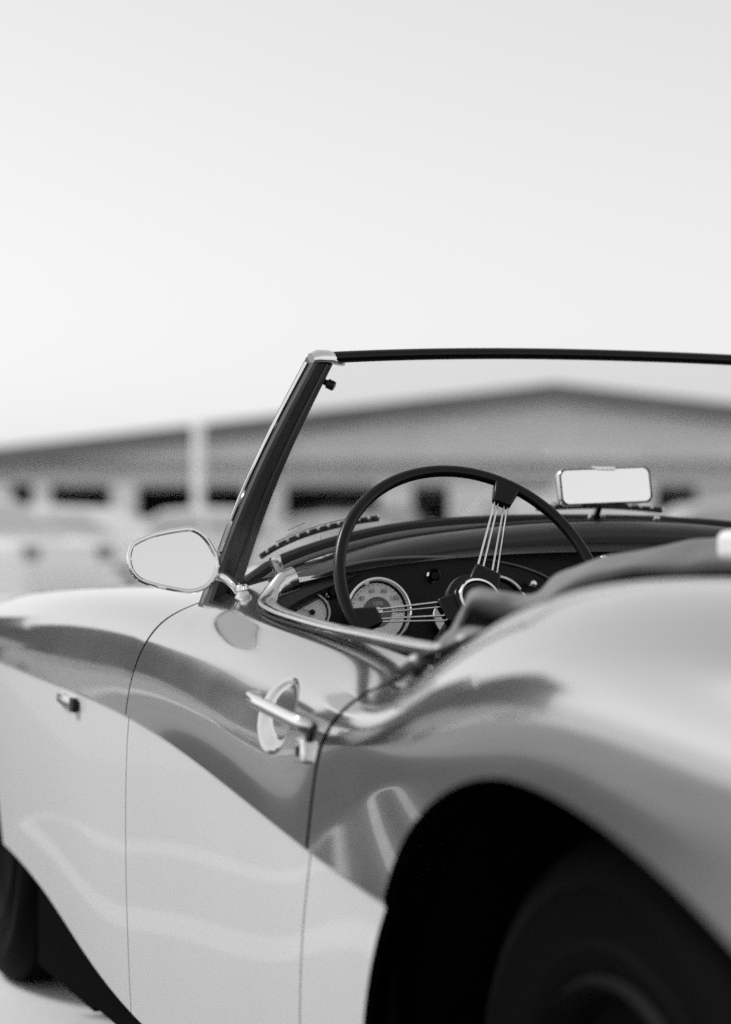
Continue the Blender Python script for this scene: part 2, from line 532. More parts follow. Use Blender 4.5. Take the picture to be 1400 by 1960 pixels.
# each rail: (X forward of the rear axle, Y to the left, Z up)
RAIL = {
'sill': [(-.85,.50,.26),(-.45,.66,.22),(0,.71,.20),(.4,.712,.17),(.75,.695,.165),(1.1,.690,.165),(1.5,.699,.17),(1.75,.712,.212),(2.0,.720,.268),(2.4,.722,.315),(2.8,.62,.28),(3.05,.45,.30)],
'flank': [(-.85,.53,.38),(-.45,.70,.36),(0,.748,.36),(.4,.728,.35),(.75,.704,.35),(1.1,.699,.36),(1.5,.709,.385),(1.75,.722,.41),(2.0,.732,.44),(2.4,.733,.47),(2.8,.65,.44),(3.05,.47,.44)],
'swage': [(-.85,.55,.50),(-.45,.72,.50),(0,.756,.50),(.36,.732,.506),(.72,.703,.520),(1.0,.699,.552),(1.5,.711,.611),(2.0,.735,.640),(2.4,.738,.655),(2.8,.66,.65),(3.05,.48,.62)],
'mid': [(-.85,.55,.62),(-.45,.73,.63),(0,.766,.660),(.36,.746,.615),(.72,.705,.607),(1.0,.703,.640),(1.5,.710,.690),(2.0,.728,.712),(2.4,.730,.715),(2.8,.65,.70),(3.05,.48,.66)],
'shoulder': [(-.85,.52,.70),(-.45,.718,.742),(0,.757,.766),(.36,.736,.698),(.72,.686,.685),(1.0,.678,.712),(1.5,.680,.752),(2.0,.690,.767),(2.4,.68,.760),(2.8,.60,.735),(3.05,.45,.69)],
'crest': [(-.85,.44,.74),(-.45,.60,.80),(0,.655,.831),(.20,.665,.802),(.36,.657,.755),(.50,.644,.729),(.66,.632,.728),(1.0,.636,.755),(1.25,.632,.777),(1.5,.617,.787),(2.0,.605,.792),(2.4,.59,.782),(2.8,.53,.755),(3.05,.40,.71)],
'inner': [(-.85,.40,.74),(-.45,.50,.80),(0,.555,.822),(.20,.575,.790),(.36,.590,.745),(.50,.600,.727),(.66,.600,.736),(1.0,.606,.760),(1.15,.602,.775),(1.28,.565,.805),(1.40,.540,.818),(1.6,.50,.806),(2.0,.48,.796),(2.4,.46,.782),(2.8,.42,.755),(3.05,.30,.71)],
}
WB = lambda x: x if x < 2 else 2+(x-2)*1.22
RAIL = {k: [(WB(p[0]), p[1], p[2]) for p in v] for k, v in RAIL.items()}
SP = {k: (nspline([p[0] for p in v], [p[1] for p in v]), nspline([p[0] for p in v], [p[2] for p in v])) for k, v in RAIL.items()}
def rail(k, x): return np.array([SP[k][0](x), SP[k][1](x)])
LIP = np.array([.0055, .004])
def lower(x):
    a, b, c = rail('sill', x), rail('flank', x), rail('swage', x)
    s = np.linalg.norm(b-a)/(np.linalg.norm(b-a)+np.linalg.norm(c-b))
    return lambda t: a*((t-s)*(t-1))/s+b*(t*(t-1))/(s*(s-1))+c*(t*(t-s))/(1-s)
def upper(x):
    P = [rail('swage', x)+LIP, rail('mid', x), rail('shoulder', x), rail('crest', x), rail('inner', x)]
    d = [0]
    for i in range(4): d.append(d[-1]+np.linalg.norm(P[i+1]-P[i])**.75)
    d = np.array(d)/d[-1]
    fy = nspline(d, [p[0] for p in P]); fz = nspline(d, [p[1] for p in P])
    return lambda t: np.array([fy(t), fz(t)])
_cache = {}
def sec(x, seg, t):
    k = round(x, 5)
    if k not in _cache: _cache[k] = (lower(k), upper(k))
    return _cache[k][0 if seg == 'L' else 1](t)

def lin(pts):
    xs = [p[0] for p in pts]; f = nspline(xs, [p[1] for p in pts])
    return lambda z: f(min(max(z, xs[0]), xs[-1]))
shut_rear = lin([(.16,.745),(.31,.738),(.41,.725),(.52,.697),(.60,.673),(.647,.647),(.683,.605),(.714,.553),(.735,.50),(.76,.46)])
shut_front = lin([(.16,1.535),(.35,1.53),(.52,1.522),(.62,1.505),(.676,1.482),(.715,1.465),(.745,1.452),(.77,1.432),(.79,1.395),(.82,1.32)])
def edge_x(shut, seg, t, x0):
    x = x0
    for _ in range(6): x = shut(sec(x, seg, t)[1])
    return x

def arch_fn(cx, a, b, z0, p, a2=None, p2=None):
    def f(x):
        aa, pp = (a, p) if x >= cx or a2 is None else (a2, p2)
        return _arch(abs((x-cx)/aa), b, z0, pp)
    return f
def _arch(k, b, z0, p):
    return None if k >= 1 else z0+b*(1-k**p)**(1/2)
rear_arch = arch_fn(0, .490, .39, .28, 1.8, .55, 2.0)
FX = 2.74
front_arch = arch_fn(FX, .345, .335, .27, 2.2)
NL, NU = 12, 84
ROWS = [('L', t) for t in np.linspace(0, 1, NL)]+[('U', t) for t in np.linspace(0, 1, NU)]

def door_scoop(x, y, z):
    """finger bowl pressed into the door behind the handle"""
    dx, dz = (x-.855)/.060, (z-.660)/.047
    rr = math.sqrt(dx*dx+dz*dz)
    if rr >= 1: return 0.0
    k = min(1, (1-rr)/(.30 if dz > 0 else .30-.25*dz))
    return .008*(k*k*(3-2*k))*(1-.30*dz)

def wing_panel(name, columns, arch=None, scoop=False, flange=(False, False), lower_mat=IVORY, split_x=None):
    """columns: function(row) -> list of X along that row.  Returns left panel, builds the mirrored right one too."""
    nc = len(columns(ROWS[0])); nr = len(ROWS)
    P = np.zeros((nr, nc, 3))
    for i, (sg, t) in enumerate(ROWS):
        for j, x in enumerate(columns((sg, t))):
            y, z = sec(x, sg, t)
            P[i, j] = (x, y, z)
    if scoop:
        for i in range(nr):
            for j in range(nc):
                if ROWS[i][0] == 'U':
                    P[i, j, 1] -= door_scoop(*P[i, j])
    if arch:
        for j in range(nc):
            za = arch(P[0, j, 0])
            if za is None: continue
            for i in range(nr-1):
                if P[i, j, 2] < za <= P[i+1, j, 2]:
                    k = (za-P[i, j, 2])/(P[i+1, j, 2]-P[i, j, 2])
                    P[:i+1, j] = P[i, j]*(1-k)+P[i+1, j]*k
                    break
    V = [tuple(p) for row in P for p in row]
    F, M = [], []
    for i in range(nr-1):
        for j in range(nc-1):
            q = [i*nc+j, i*nc+j+1, (i+1)*nc+j+1, (i+1)*nc+j]
            pts = [tuple(np.round(V[k], 6)) for k in q]
            qq, seen = [], []
            for k, p in zip(q, pts):
                if p not in seen: seen.append(p); qq.append(k)
            if len(qq) < 3: continue
            F.append(tuple(qq)); 
            low = i < NL-1 and (split_x is None or P[i, j, 0] > split_x)
            M.append(1 if low else 0)
    # turned-in edges, coloured as gap shade: at the shut lines (ends of the rows) and round the wheel opening / sill
    def turn(idx, depth, dirv, flip):
        base = len(V)
        for q, k in enumerate(idx):
            dv = dirv
            if dv is None:
                a_, b_ = V[idx[max(q-1, 0)]], V[idx[min(q+1, len(idx)-1)]]
                ty, tz = b_[1]-a_[1], b_[2]-a_[2]
                l_ = math.hypot(ty, tz)+1e-9
                dv = (0, -tz/l_, ty/l_)
            V.append((V[k][0]+dv[0]*depth, V[k][1]+dv[1]*depth, V[k][2]+dv[2]*depth))
        for a in range(len(idx)-1):
            if np.linalg.norm(np.array(V[idx[a]])-np.array(V[idx[a+1]])) < 1e-6: continue
            q = (idx[a], idx[a+1], base+a+1, base+a)
            F.append(q if flip else q[::-1])
            M.append(2)
    bottom = [j for j in range(nc)]
    if flange[0]: turn([i*nc for i in range(nr)], .018, None, True)
    if flange[1]: turn([i*nc+nc-1 for i in range(nr)], .018, None, False)
    turn(bottom, .012, (0, -1, 0), False)
    obs = []
    for s in (1, -1):
        VV = [(x, s*y, z) for x, y, z in V]
        FF = F if s < 0 else [f[::-1] for f in F]
        o = mk(name, VV, FF, None, CAR, smooth=True, mats=[PAINT, lower_mat, VOID], midx=M)
        bm = bmesh.new(); bm.from_mesh(o.data)
        bmesh.ops.remove_doubles(bm, verts=bm.verts, dist=1e-6)
        bm.to_mesh(o.data); bm.free()
        o.data.set_sharp_from_angle(angle=R(38))
        obs.append(o)
    return obs

def gap_rear(row): return (.0052+.0045*min(1, max(0, (row[1]-.3)/.2))) if row[0] == 'U' else .0018
def gap_front(row): return (.0022+.002*min(1, max(0, (row[1]-.15)/.3))) if row[0] == 'U' else .0013
def cols_mid(n, fa, fb):
    def f(row):
        a, b = fa(row), fb(row)
        return [a+(b-a)*k/(n-1) for k in range(n)]
    return f
def xr(row): return edge_x(shut_rear, row[0], row[1], .65)
def xf(row): return edge_x(shut_front, row[0], row[1], 1.48)
doors = wing_panel('door', cols_mid(230, lambda r_: xr(r_)+gap_rear(r_), lambda r_: xf(r_)-gap_front(r_)), scoop=True, flange=(True, True))
# wheel-arch columns are spread by angle so the opening stays round
def rear_cols(row):
    b = xr(row)-gap_rear(row)
    ang = np.linspace(math.pi, 0, 90)
    xs = [-.85, -.8, -.75, -.7, -.65, -.61, -.58]+[(.4899 if math.cos(a) > 0 else .5499)*math.cos(a) for a in ang]
    e = xs[-1]
    return xs+[e+(b-e)*k/14 for k in range(1, 15)]
rear_wings = wing_panel('rear_wing', rear_cols, arch=rear_arch, flange=(False, True), split_x=.1)
def front_cols(row):
    a = xf(row)+gap_front(row)
    ang = np.linspace(math.pi, 0, 60)
    xs = [FX+.3449*math.cos(q) for q in ang]
    return [a+(xs[0]-a)*k/16 for k in range(16)]+xs+[3.11, 3.14, 3.17, 3.21, 3.25, 3.28]
front_wings = wing_panel('front_wing', front_cols, arch=front_arch, flange=(True, False))

# dark sheets added to blacken the shut gaps; wheel housings, floor and sills
for s in (1, -1):
    for x0, x1 in ((.44, .86), (1.30, 1.66)):
        V = []
        xs = np.linspace(x0, x1, 10)
        for sg, t in ROWS[::3]:
            for x in xs:
                y, z = sec(x, sg, t); V.append((x, s*(y-.026), z-.008))
        mk('gap_backing', V, grid_faces(len(ROWS[::3]), 10, s < 0), VOID, CAR)
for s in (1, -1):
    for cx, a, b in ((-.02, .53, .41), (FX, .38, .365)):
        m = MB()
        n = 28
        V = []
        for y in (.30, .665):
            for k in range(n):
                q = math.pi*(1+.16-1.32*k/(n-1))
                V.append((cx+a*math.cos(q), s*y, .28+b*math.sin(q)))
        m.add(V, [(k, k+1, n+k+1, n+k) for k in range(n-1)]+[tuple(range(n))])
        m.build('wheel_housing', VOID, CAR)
MB().box((1.13, 0, .17), (1.55, 1.30, .03)).box((2.08, 0, .25), (.44, 1.36, .28)).box((-.2, 0, .24), (1.0, .56, .03)).box((2.5, 0, .24), (1.2, .5, .03)).build('floor_and_shade_block', VOID, CAR, smooth=False)  # floor slabs, and a dark block added as shade behind the front wheel
for s in (1, -1):
    MB().box((1.12, s*.672, .17), (1.45, .03, .09)).build('sill', VOID, CAR, smooth=False)

# panels across the car: scuttle, bonnet, rear deck, nose, tail
def cross_panel(name, xs, edge, crown, mt, n=41, power=2.0, under=.0):
    V = []
    for x in xs:
        ye, ze = edge(x)
        zc = crown(x)
        for k in range(n):
            u = -1+2*k/(n-1)
            V.append((x, u*ye, ze+(zc-ze)*(1-abs(u)**power)))
    return mk(name, V, grid_faces(len(xs), n), mt, CAR)
inner = lambda x: rail('inner', x)
scu = nspline([1.20, 1.30, 1.40, 1.5, 1.66], [.835, .862, .886, .892, .885])
def scu_edge(x):
    y, z = inner(x); return y+.001, z-.001
cross_panel('scuttle', np.linspace(1.27, 1.655, 18), scu_edge, scu, PAINT, power=2.6)
bon = nspline([1.66, 2.0, 2.45, 2.95, 3.28], [.885, .866, .832, .778, .712])
cross_panel('bonnet', np.linspace(1.66, 3.28, 30), lambda x: (inner(x)[0]-.003, inner(x)[1]), bon, PAINT, power=2.2)
deck = nspline([-.85, -.45, 0, .2, .36], [.765, .815, .83, .800, .755])
cross_panel('rear_deck', np.linspace(-.85, .33, 24), lambda x: (inner(x)[0]-.001, inner(x)[1]), deck, PAINT, power=2.4)
# nose and tail closing panels
for name, x, dx in (('nose_panel', 3.28, .06), ('tail_panel', -.85, -.05)):
    ring = [(y, z) for y, z in [sec(x, sg, t) for sg, t in ROWS[::4]]]
    V = [(x, y, z) for y, z in ring]+[(x, -y, z) for y, z in ring[::-1]]
    n = len(V)
    V += [(x+dx, p[1]*.8, .48+(p[2]-.48)*.8) for p in V[:n]]
    F = [(k, (k+1) % n, n+(k+1) % n, n+k) for k in range(n)]+[tuple(range(n, 2*n))]
    if dx < 0: F = [f[::-1] for f in F]
    mk(name, V, F, PAINT, CAR, sharp=R(40))

# chrome spear on the front wing
for s in (1, -1):
    y0 = sec(1.95, 'L', .98)[0]
    z0 = .616
    o = MB().tube([(1.80, s*(.730), z0-.004), (1.83, s*.733, z0-.003), (1.85, s*.735, z0), (1.88, s*.735, z0+.001)], [.0095, .010, .010, .008], 10, rx=[.004, .005, .005, .004]).build('wing_vent', DULLCHROME, CAR)
    MB().box((1.785, s*.732, z0-.005), (.028, .008, .022)).build('vent_end', BLACKPL, o, bevel=.002)

# ------------------------------------------------------------------ door furniture
for s, dr in zip((1, -1), doors):
    # lever handle: bar, elbow and backplate
    hp = smooth_path([(.876, s*.708, .6815), (.873, s*.720, .6810), (.860, s*.7255, .6795), (.80, s*.7225, .673), (.74, s*.7175, .6655), (.722, s*.715, .663), (.711, s*.7115, .6607), (.707, s*.704, .657), (.707, s*.690, .650)], 5)
    n = len(hp)
    k = np.linspace(0, 1, n)
    MB().tube(hp, list(.0078+.0010*np.sin(np.clip((k-.1)/.8, 0, 1)*math.pi)), 14, rx=list(.0045+.0012*np.sin(np.clip((k-.1)/.8, 0, 1)*math.pi)), up=(0, 0, 1)).build('handle', CHROME, dr)
    MB().lathe([(0, .004), (.009, .004), (.011, .002), (.012, -.004)], (.708, s*.701, .652), (.0, s, .15), 24).build('handle_boss', BLACKPL, dr)
    MB().box((.722, s*.705, .630), (.036, .016, .028), taper=.8).build('lock', CHROME, dr, bevel=.004, seg=3)
    MB().box((.722, s*.7125, .629), (.004, .003, .012)).build('keyhole', INK, dr)
    # polished capping along the door top, turning up round the front corner of the cockpit
    cp = smooth_path([(.52, s*.612, .752), (.60, s*.612, .753), (.75, s*.612, .758), (.90, s*.612, .763), (1.05, s*.612, .772), (1.12, s*.610, .778), (1.170, s*.605, .785), (1.202, s*.591, .797), (1.213, s*.570, .811), (1.217, s*.552, .818)], 7)
    n = len(cp)
    k = np.linspace(0, 1, n)
    rad = .0055+.011*np.clip((k-.70)/.2, 0, 1)
    side = .0135-.003*np.clip((k-.72)/.2, 0, 1)
    MB().tube(cp, list(rad), 16, rx=list(side), up=(0, 0, 1)).build('capping', DULLCHROME, dr)
    MB().tube([(p[0], p[1]+s*.014, p[2]-.006) for p in cp[:52]], .0022, 8).build('capping_seal', RUBBER, dr)

# ------------------------------------------------------------------ windscreen
wind = empty('windscreen', (0, 0, 0), parent=CAR)
BASE_Y, TOP_Y = .585, .508
def base_pt(u):      # u -1..1 across the screen
    zz = nspline([-1, -.92, -.8, -.66, -.55, -.37, 0, .37, .55, .66, .8, .92, 1], [.796, .828, .857, .878, .890, .901, .907, .901, .890, .878, .857, .828, .796])
    return np.array((1.485-.085*u*u, u*BASE_Y, zz(u)))
def top_pt(u):
    return np.array((1.275-.045*u*u, u*TOP_Y, 1.1255+.021*(1-abs(u)**2.2)))
NU_, NV_ = 41, 13
V = []
for j in range(NV_):
    for i in range(NU_):
        u = -1+2*i/(NU_-1)
        V.append(base_pt(u)+(top_pt(u)-base_pt(u))*j/(NV_-1))
g_ = mk('glass', V, grid_faces(NV_, NU_), GLASS, wind)
sm = g_.modifiers.new('thick', 'SOLIDIFY'); sm.thickness = .005
us = np.linspace(-1, 1, 41)
MB().tube([base_pt(u)+np.array((0, 0, -.006)) for u in us], .011, 10, rx=.013).build('bottom_seal', RUBBER, wind)
MB().tube([base_pt(u)*np.array((1, 1.0, 1))+np.array((-.028, 0, -.012)) for u in us], .0045, 8).build('bottom_frame', PILLARM, wind)
MB().tube([top_pt(u)+np.array((0, 0, -.004)) for u in us], .0082, 14, rx=.009, caps=True).build('top_rail', BLACKPL, wind)  # coloured black for the dark interior that the chrome rail reflects
for s in (1, -1):
    B = np.array((1.405, s*.604, .772)); T = np.array((1.235, s*.507, 1.118))
    def pc_(k): return B+(T-B)*k+np.array((0, s*.012, 0))*math.sin(math.pi*k)
    ax = (T-B)/np.linalg.norm(T-B)
    w = np.array((.50, -s*.866, 0)); w -= ax*np.dot(w, ax); w /= np.linalg.norm(w)      # across the pillar, inwards along the glass
    d = np.cross(ax, w)*s                                                               # towards the rear
    if d[0] > 0: d = -d
    # extruded section with two flutes; it widens towards the foot
    sec2 = [(-.027, -.010), (-.027, .006), (-.024, .010), (-.006, .011), (-.004, .008), (.001, .008), (.003, .0115), (.012, .0115), (.014, .009), (.018, .009), (.020, .006), (.023, .004), (.023, -.010)]
    V = []
    for k in np.linspace(0, 1, 15):
        wd = 1.25-.45*k+.5*max(0, .12-k)
        c = pc_(k)
        for a, b in sec2: V.append(c+w*a*wd+d*b)
    n = len(sec2)
    F = [(i*n+q, i*n+(q+1) % n, (i+1)*n+(q+1) % n, (i+1)*n+q) for i in range(14) for q in range(n)]
    F += [tuple(range(n)), tuple(14*n+q for q in range(n))]
    if s < 0: F = [f[::-1] for f in F]
    pil = mk('pillar', V, F, PILLARM, wind, smooth=True, sharp=R(25))
    # bright outer edge strip, corner casting, thumbscrew
    MB().tube([pc_(k)-w*(.0275*(1.25-.45*k))+d*-.004 for k in np.linspace(.02, .985, 12)], .0035, 8).build('edge_trim', CHROME, pil)
    top = T+ax*.004
    m = MB()
    m.tube([top-w*.0275+d*.003, top-w*.016+ax*.004+d*.004, top+w*.004+ax*.0055+d*.005, top+w*.026+ax*.002+d*.004, top+w*.040-ax*.002+d*.002], [.0065, .0085, .0085, .0085, .006], 12, rx=[.008, .011, .011, .010, .007], up=tuple(ax))
    m.build('corner_bracket', CHROME, pil)
    sc = T-ax*.030+w*.022+d*.006
    m = MB().lathe([(0, .012), (.0055, .012), (.0070, .0105), (.0070, .001), (.0045, .0), (.004, -.012)], sc, d+w*.5, 16)
    m.build('thumbscrew', BLACKPL, pil)
    f0 = B-ax*.004
    MB().tube([f0-w*.034+d*.002, f0-w*.02+d*.006, f0+w*.02+d*.006, f0+w*.045+d*.0], [.006, .008, .008, .006], 12, rx=[.012, .016, .016, .012]).build('pillar_foot_seal', RUBBER, pil)
# wipers lying along the foot of the glass
for u0, u1, dz in ((.91, .57, .015), (.10, -.27, .014)):
    wp = empty('wiper', (0, 0, 0), parent=CAR)
    pts = [base_pt(u)+np.array((.020, 0, dz+.004*math.sin(math.pi*q))) for q, u in zip(np.linspace(0, 1, 24), np.linspace(u0, u1, 24))]
    MB().tube(pts, .0045, 8, rx=.004).build('blade', RUBBER, wp)
    MB().tube([p+np.array((.006, 0, .007)) for p in pts[3:-4]], .0014, 6).build('spring_backing', CHROME, wp)
    for p in pts[1::2]:
        MB().lathe([(0, .0045), (.0019, .0043), (.0024, .002), (.0024, -.002)], p+np.array((-.0035, 0, .0025)), (-1, .3, .5), 8).build('claw', WHITE, wp)
    MB().tube([pts[12]+np.array((.006, 0, .008)), pts[12]+np.array((.07, -.02, -.004)), pts[12]+np.array((.12, -.04, -.03))], .003, 8).build('arm', CHROME, wp)
# etched maker's marks in the corner of the glass: three short broken lines, too small to read
rr = random.Random(3)
mk_ = MB()
for row in range(4):
    x = 0.0
    while x < (.026 if row in (0, 1) else .020):
        wdt = rr.uniform(.001, .0026)
        u = .885-x/BASE_Y
        p, tp = base_pt(u), top_pt(u)
        c = p+(tp-p)*((.046-.0075*row)/(tp[2]-p[2]))+np.array((-.006, 0, 0))
        hh = .0009 if row == 0 else .0005
        mk_.add([c+np.array((0, 0, -hh)), c+np.array((0, -wdt, -hh)), c+np.array((-.0005, -wdt, hh)), c+np.array((-.0005, 0, hh))], [(0, 1, 2, 3)])
        x += wdt+rr.uniform(.0008, .002)
mk_.build('etched_mark', DIALDARK, wind, smooth=False)['kind'] = 'stuff'

# ------------------------------------------------------------------ dashboard
dash = empty('dashboard', (0, 0, 0), parent=CAR)
rz_ = nspline([-.60, -.565, -.49, -.43, -.35, -.25, -.13, 0, .13, .25, .35, .43, .49, .565, .60], [.772, .797, .829, .850, .870, .884, .895, .899, .895, .884, .870, .850, .829, .797, .772])
rollp = []
for y in np.linspace(-.585, .585, 61):
    rollp.append((1.355-.055*(abs(y)/.585)**3, y, rz_(y)-.023))
MB().tube(rollp, .023, 18, rx=.050).build('padded_roll', VINYL, dash)
V = []
for y in np.linspace(-.585, .585, 61):
    zt = rz_(y)-.022
    for z in np.linspace(0, 1, 6):
        V.append((1.318-.02*(abs(y)/.585)**3-.02*z, y, zt+(.60-zt)*z))
mk('fascia', V, grid_faces(61, 6), DASH, dash)
# thin piping between roll and seal, shows as a light line
MB().tube([(1.405-.055*(abs(y)/.585)**3, y, rz_(y)+.001) for y in np.linspace(-.57, .57, 51)], .003, 8).build('piping', VINYL, dash)
for y in (.012, -.006, -.10, -.30):
    MB().lathe([(0, .004), (.004, .003), (.005, 0), (.005, -.004)], (1.405, y, rz_(y)+.008), (-.7, 0, .7), 12).build('screw', CHROME, dash)
MB().lathe([(0, .024), (.0065, .024), (.0085, .021), (.0085, .004), (.006, .0), (.006, -.01)], (1.345, .534, .826), (-.25, .35, .9), 16).build('demist_knob', DULLCHROME, dash)
# oval instrument panel with a beaded rim
PX = 1.283
pc, pw, ph = (.325, .758), .226, .088
ov = []
for k in range(96):
    a = 2*math.pi*k/96
    ca, sa = math.cos(a), math.sin(a)
    ov.append((pc[0]+pw*math.copysign(abs(ca)**.86, ca), pc[1]+ph*math.copysign(abs(sa)**.92, sa)))
V = [(PX, y, z) for y, z in ov]+[(PX+.03, y, z) for y, z in ov]
F = [tuple(range(96)), tuple(range(96, 192))[::-1]]+[(k, 96+k, 96+(k+1) % 96, (k+1) % 96) for k in range(96)]
mk('instrument_panel', V, F, DASH, dash, smooth=False)
MB().tube([(PX-.002, y, z) for y, z in ov], .0021, 8, closed=True).build('panel_bead', PILLARM, dash)

def gauge(name, y, z, r_, face, numerals, needle, centre=True, words=(), parent=CAR):
    gx = PX-.004
    g = empty(name, (0, 0, 0), parent=parent)
    ax = (-1, 0, .10)
    c = (gx, y, z)
    MB().lathe([(r_*.97, -.006), (r_*1.04, .004), (r_*1.035, .009), (r_*.98, .0105), (r_*.945, .0085), (r_*.935, .004)], c, ax, 56).build('bezel', CHROME, g)
    MB().lathe([(r_*.945, .005), (r_*.90, .0015), (r_*.84, .0005)], c, ax, 56).build('shroud_ring', BLACKPL, g)
    MB().lathe([(r_*.87, .001), (0.0001, .001)], c, ax, 56).build('dial', face, g)
    if centre:
        MB().lathe([(r_*.46, .0016), (0.0001, .0016)], c, ax, 40).build('dial_centre', DIALDARK, g)
        MB().tube([(gx-.0018, y+r_*.47*math.cos(a), z+r_*.47*math.sin(a)) for a in np.linspace(0, 2*math.pi, 40)[:-1]], .0005, 6, closed=True).build('centre_ring', WHITE, g)
    # right on screen is -Y
    for s_, ang, rad, size in numerals:
        text_mesh('numeral', s_, size, (gx-.0022, y-r_*rad*math.sin(R(ang)), z+r_*rad*math.cos(R(ang))), (0, -1, 0), (0, 0, 1), INK, g)
    for s_, dx, dz, size, mt in words:
        text_mesh('lettering', s_, size, (gx-.0026, y-r_*dx, z+r_*dz), (0, -1, 0), (0, 0, 1), mt, g)
    # ticks
    m = MB()
    for a in np.linspace(-130, 130, 27):
        sa, ca = math.sin(R(a)), math.cos(R(a))
        p0 = np.array((gx-.0018, y-r_*.85*sa, z+r_*.85*ca)); p1 = np.array((gx-.0018, y-r_*.79*sa, z+r_*.79*ca))
        m.tube([p0, p1], r_*.008, 4)
    m.build('scale_marks', INK, g)
    sa, ca = math.sin(R(needle)), math.cos(R(needle))
    MB().tube([(gx-.0034, y+r_*.12*sa, z-r_*.12*ca), (gx-.0034, y-r_*.72*sa, z+r_*.72*ca)], [r_*.022, r_*.010], 6).build('needle', INK, g)
    MB().lathe([(r_*.15, .003), (r_*.15, .006), (r_*.11, .0075), (0, .008)], c, ax, 24).build('needle_cap', DULLCHROME if centre else BLACKPL, g)
    return g
nums = [(str(v), -120+240*(v)/140, .66, .0095) for v in (20, 40, 60, 80, 100, 120)]
gauge('speedometer', .409, .768, .0475, DIAL, nums, -118, words=(('MPH', 0, -.34, .0065, WHITE), ('1270', 0, .26, .0075, WHITE)))
gauge('fuel_gauge', .507, .769, .0255, DIAL, [], -70, centre=False)
gauge('tachometer', .228, .770, .0475, BLACKPL, [], -110)
gauge('oil_gauge', .300, .760, .0265, DIAL, [], 60, centre=False)
MB().lathe([(0, .006), (.003, .0055), (.0038, .003), (.0038, 0)], (PX-.006, .4265, .8095), (-1, 0, 0), 12).build('warning_lamp', WHITE, dash)
for y, z, r_ in ((.323, .8195, .0105), (.476, .798, .0115)):
    k = empty('switch', (0, 0, 0), parent=dash)
    k = MB().lathe([(r_*.75, .000), (r_*1.05, .000), (r_*1.0, .004), (r_*.82, .006), (r_*.75, .004)], (PX-.001, y, z), (-1, 0, 0), 24).build('switch_ring', CHROME, dash)
    MB().lathe([(0, .010), (r_*.5, .010), (r_*.62, .007), (r_*.62, 0)], (PX-.001, y, z), (-1, 0, 0), 20).build('switch_knob', BLACKPL, dash)
for o in [o for o in bpy.data.objects if o.name.startswith('switch') and o.type == 'EMPTY']:
    bpy.data.objects.remove(o)
for y, z in ((.173, .806), (.060, .842)):
    MB().lathe([(0, .020), (.005, .019), (.0065, .015), (.0065, .010), (.003, .008), (.003, 0)], (PX+.0, y, z), (-1, 0, .05), 16).build('pull_knob', DULLCHROME, dash)

# ------------------------------------------------------------------ steering wheel
sw = empty('steering_wheel', (0, 0, 0), parent=CAR)
WC = np.array((1.045, .3605, .806)); TILT = R(31); WR = .1845
HC = WC+np.array((-.004, .001, -.026))
wn_ = np.array((-math.cos(TILT), 0, math.sin(TILT)))        # towards the driver
we = np.array((0, -1., 0))                                   # right as the driver sees it
wu = np.array((math.sin(TILT), 0, math.cos(TILT)))           # up in the plane of the wheel
def wp_(ang, rad, h=0): return WC+(we*math.sin(ang)+wu*math.cos(ang))*rad+wn_*h
MB().tube([wp_(a, WR) for a in np.linspace(0, 2*math.pi, 97)[:-1]], .0076, 16, closed=True, rx=.0082, up=tuple(wn_)).build('rim', BLACKPL, sw)
# finger grips behind the rim
HUBR = .042
for ang in (R(28), R(-106), R(143)):
    ce, te = wp_(ang, 1)-WC, None
    cdir = (we*math.sin(ang)+wu*math.cos(ang)); tdir = (we*math.cos(ang)-wu*math.sin(ang))
    def slab(O, r0, r1, w0, w1, h0, h1, nm, bev):
        V = []
        for hh in (h0, h1):
            for rr_, ww in ((r0, w0), (r1, w1)):
                for sg in (-1, 1):
                    V.append(O+cdir*rr_+tdir*sg*ww+wn_*hh)
        # order: h0:(r0-,r0+,r1-,r1+), h1 the same
        F = [(0, 1, 3, 2), (4, 6, 7, 5), (0, 4, 5, 1), (2, 3, 7, 6), (0, 2, 6, 4), (1, 5, 7, 3)]
        b = MB(); b.add(V, F); return b.build(nm, BLACKPL, sw, bevel=bev)
    slab(WC, WR-.038, WR-.002, .0125, .0195, -.006, .008, 'rim_block', .004)
    slab(HC, .026, .055, .021, .018, .006, .022, 'hub_block', .003)
    for off in (-.0115, -.0055, .0055, .0115):
        MB().tube([HC+cdir*.048+tdir*off*1.25+wn_*.016, WC+cdir*(WR-.034)+tdir*off*.80+wn_*.002], .0013, 8).build('spoke', CHROME, sw)
MB().lathe([(.020, -.06), (.024, -.01), (.040, .002), (.043, .010), (.043, .026), (.041, .031), (.034, .033), (.033, .036), (.029, .038)], HC-wn_*.012, wn_, 48).build('hub', BLACKPL, sw)
MB().lathe([(.0295, .036), (.0290, .0405), (.0275, .042), (.0255, .041), (.0250, .037)], HC-wn_*.012, wn_, 48).build('horn_ring', CHROME, sw)
MB().lathe([(.0250, .038), (.022, .0405), (.012, .043), (0, .0435)], HC-wn_*.012, wn_, 40).build('horn_push', BLACKPL, sw)
MB().tube([HC-wn_*.03, HC-wn_*.30], .021, 20).build('column', BLACKPL, sw)

# ------------------------------------------------------------------ mirrors
dm = empty('door_mirror', (0, 0, 0), parent=CAR)
mo = [(.749,.840),(.746,.858),(.737,.868),(.709,.879),(.671,.886),(.654,.886),(.639,.877),(.627,.860),(.620,.840),(.622,.825),(.631,.810),(.644,.801),(.663,.797),(.694,.802),(.728,.811),(.743,.823)]
mo = smooth_path([(1.36, y, z) for y, z in mo], 5, closed=True)
mc = np.array((1.36, .685, .842))
mo = [mc+(p-mc)*.975 for p in mo]
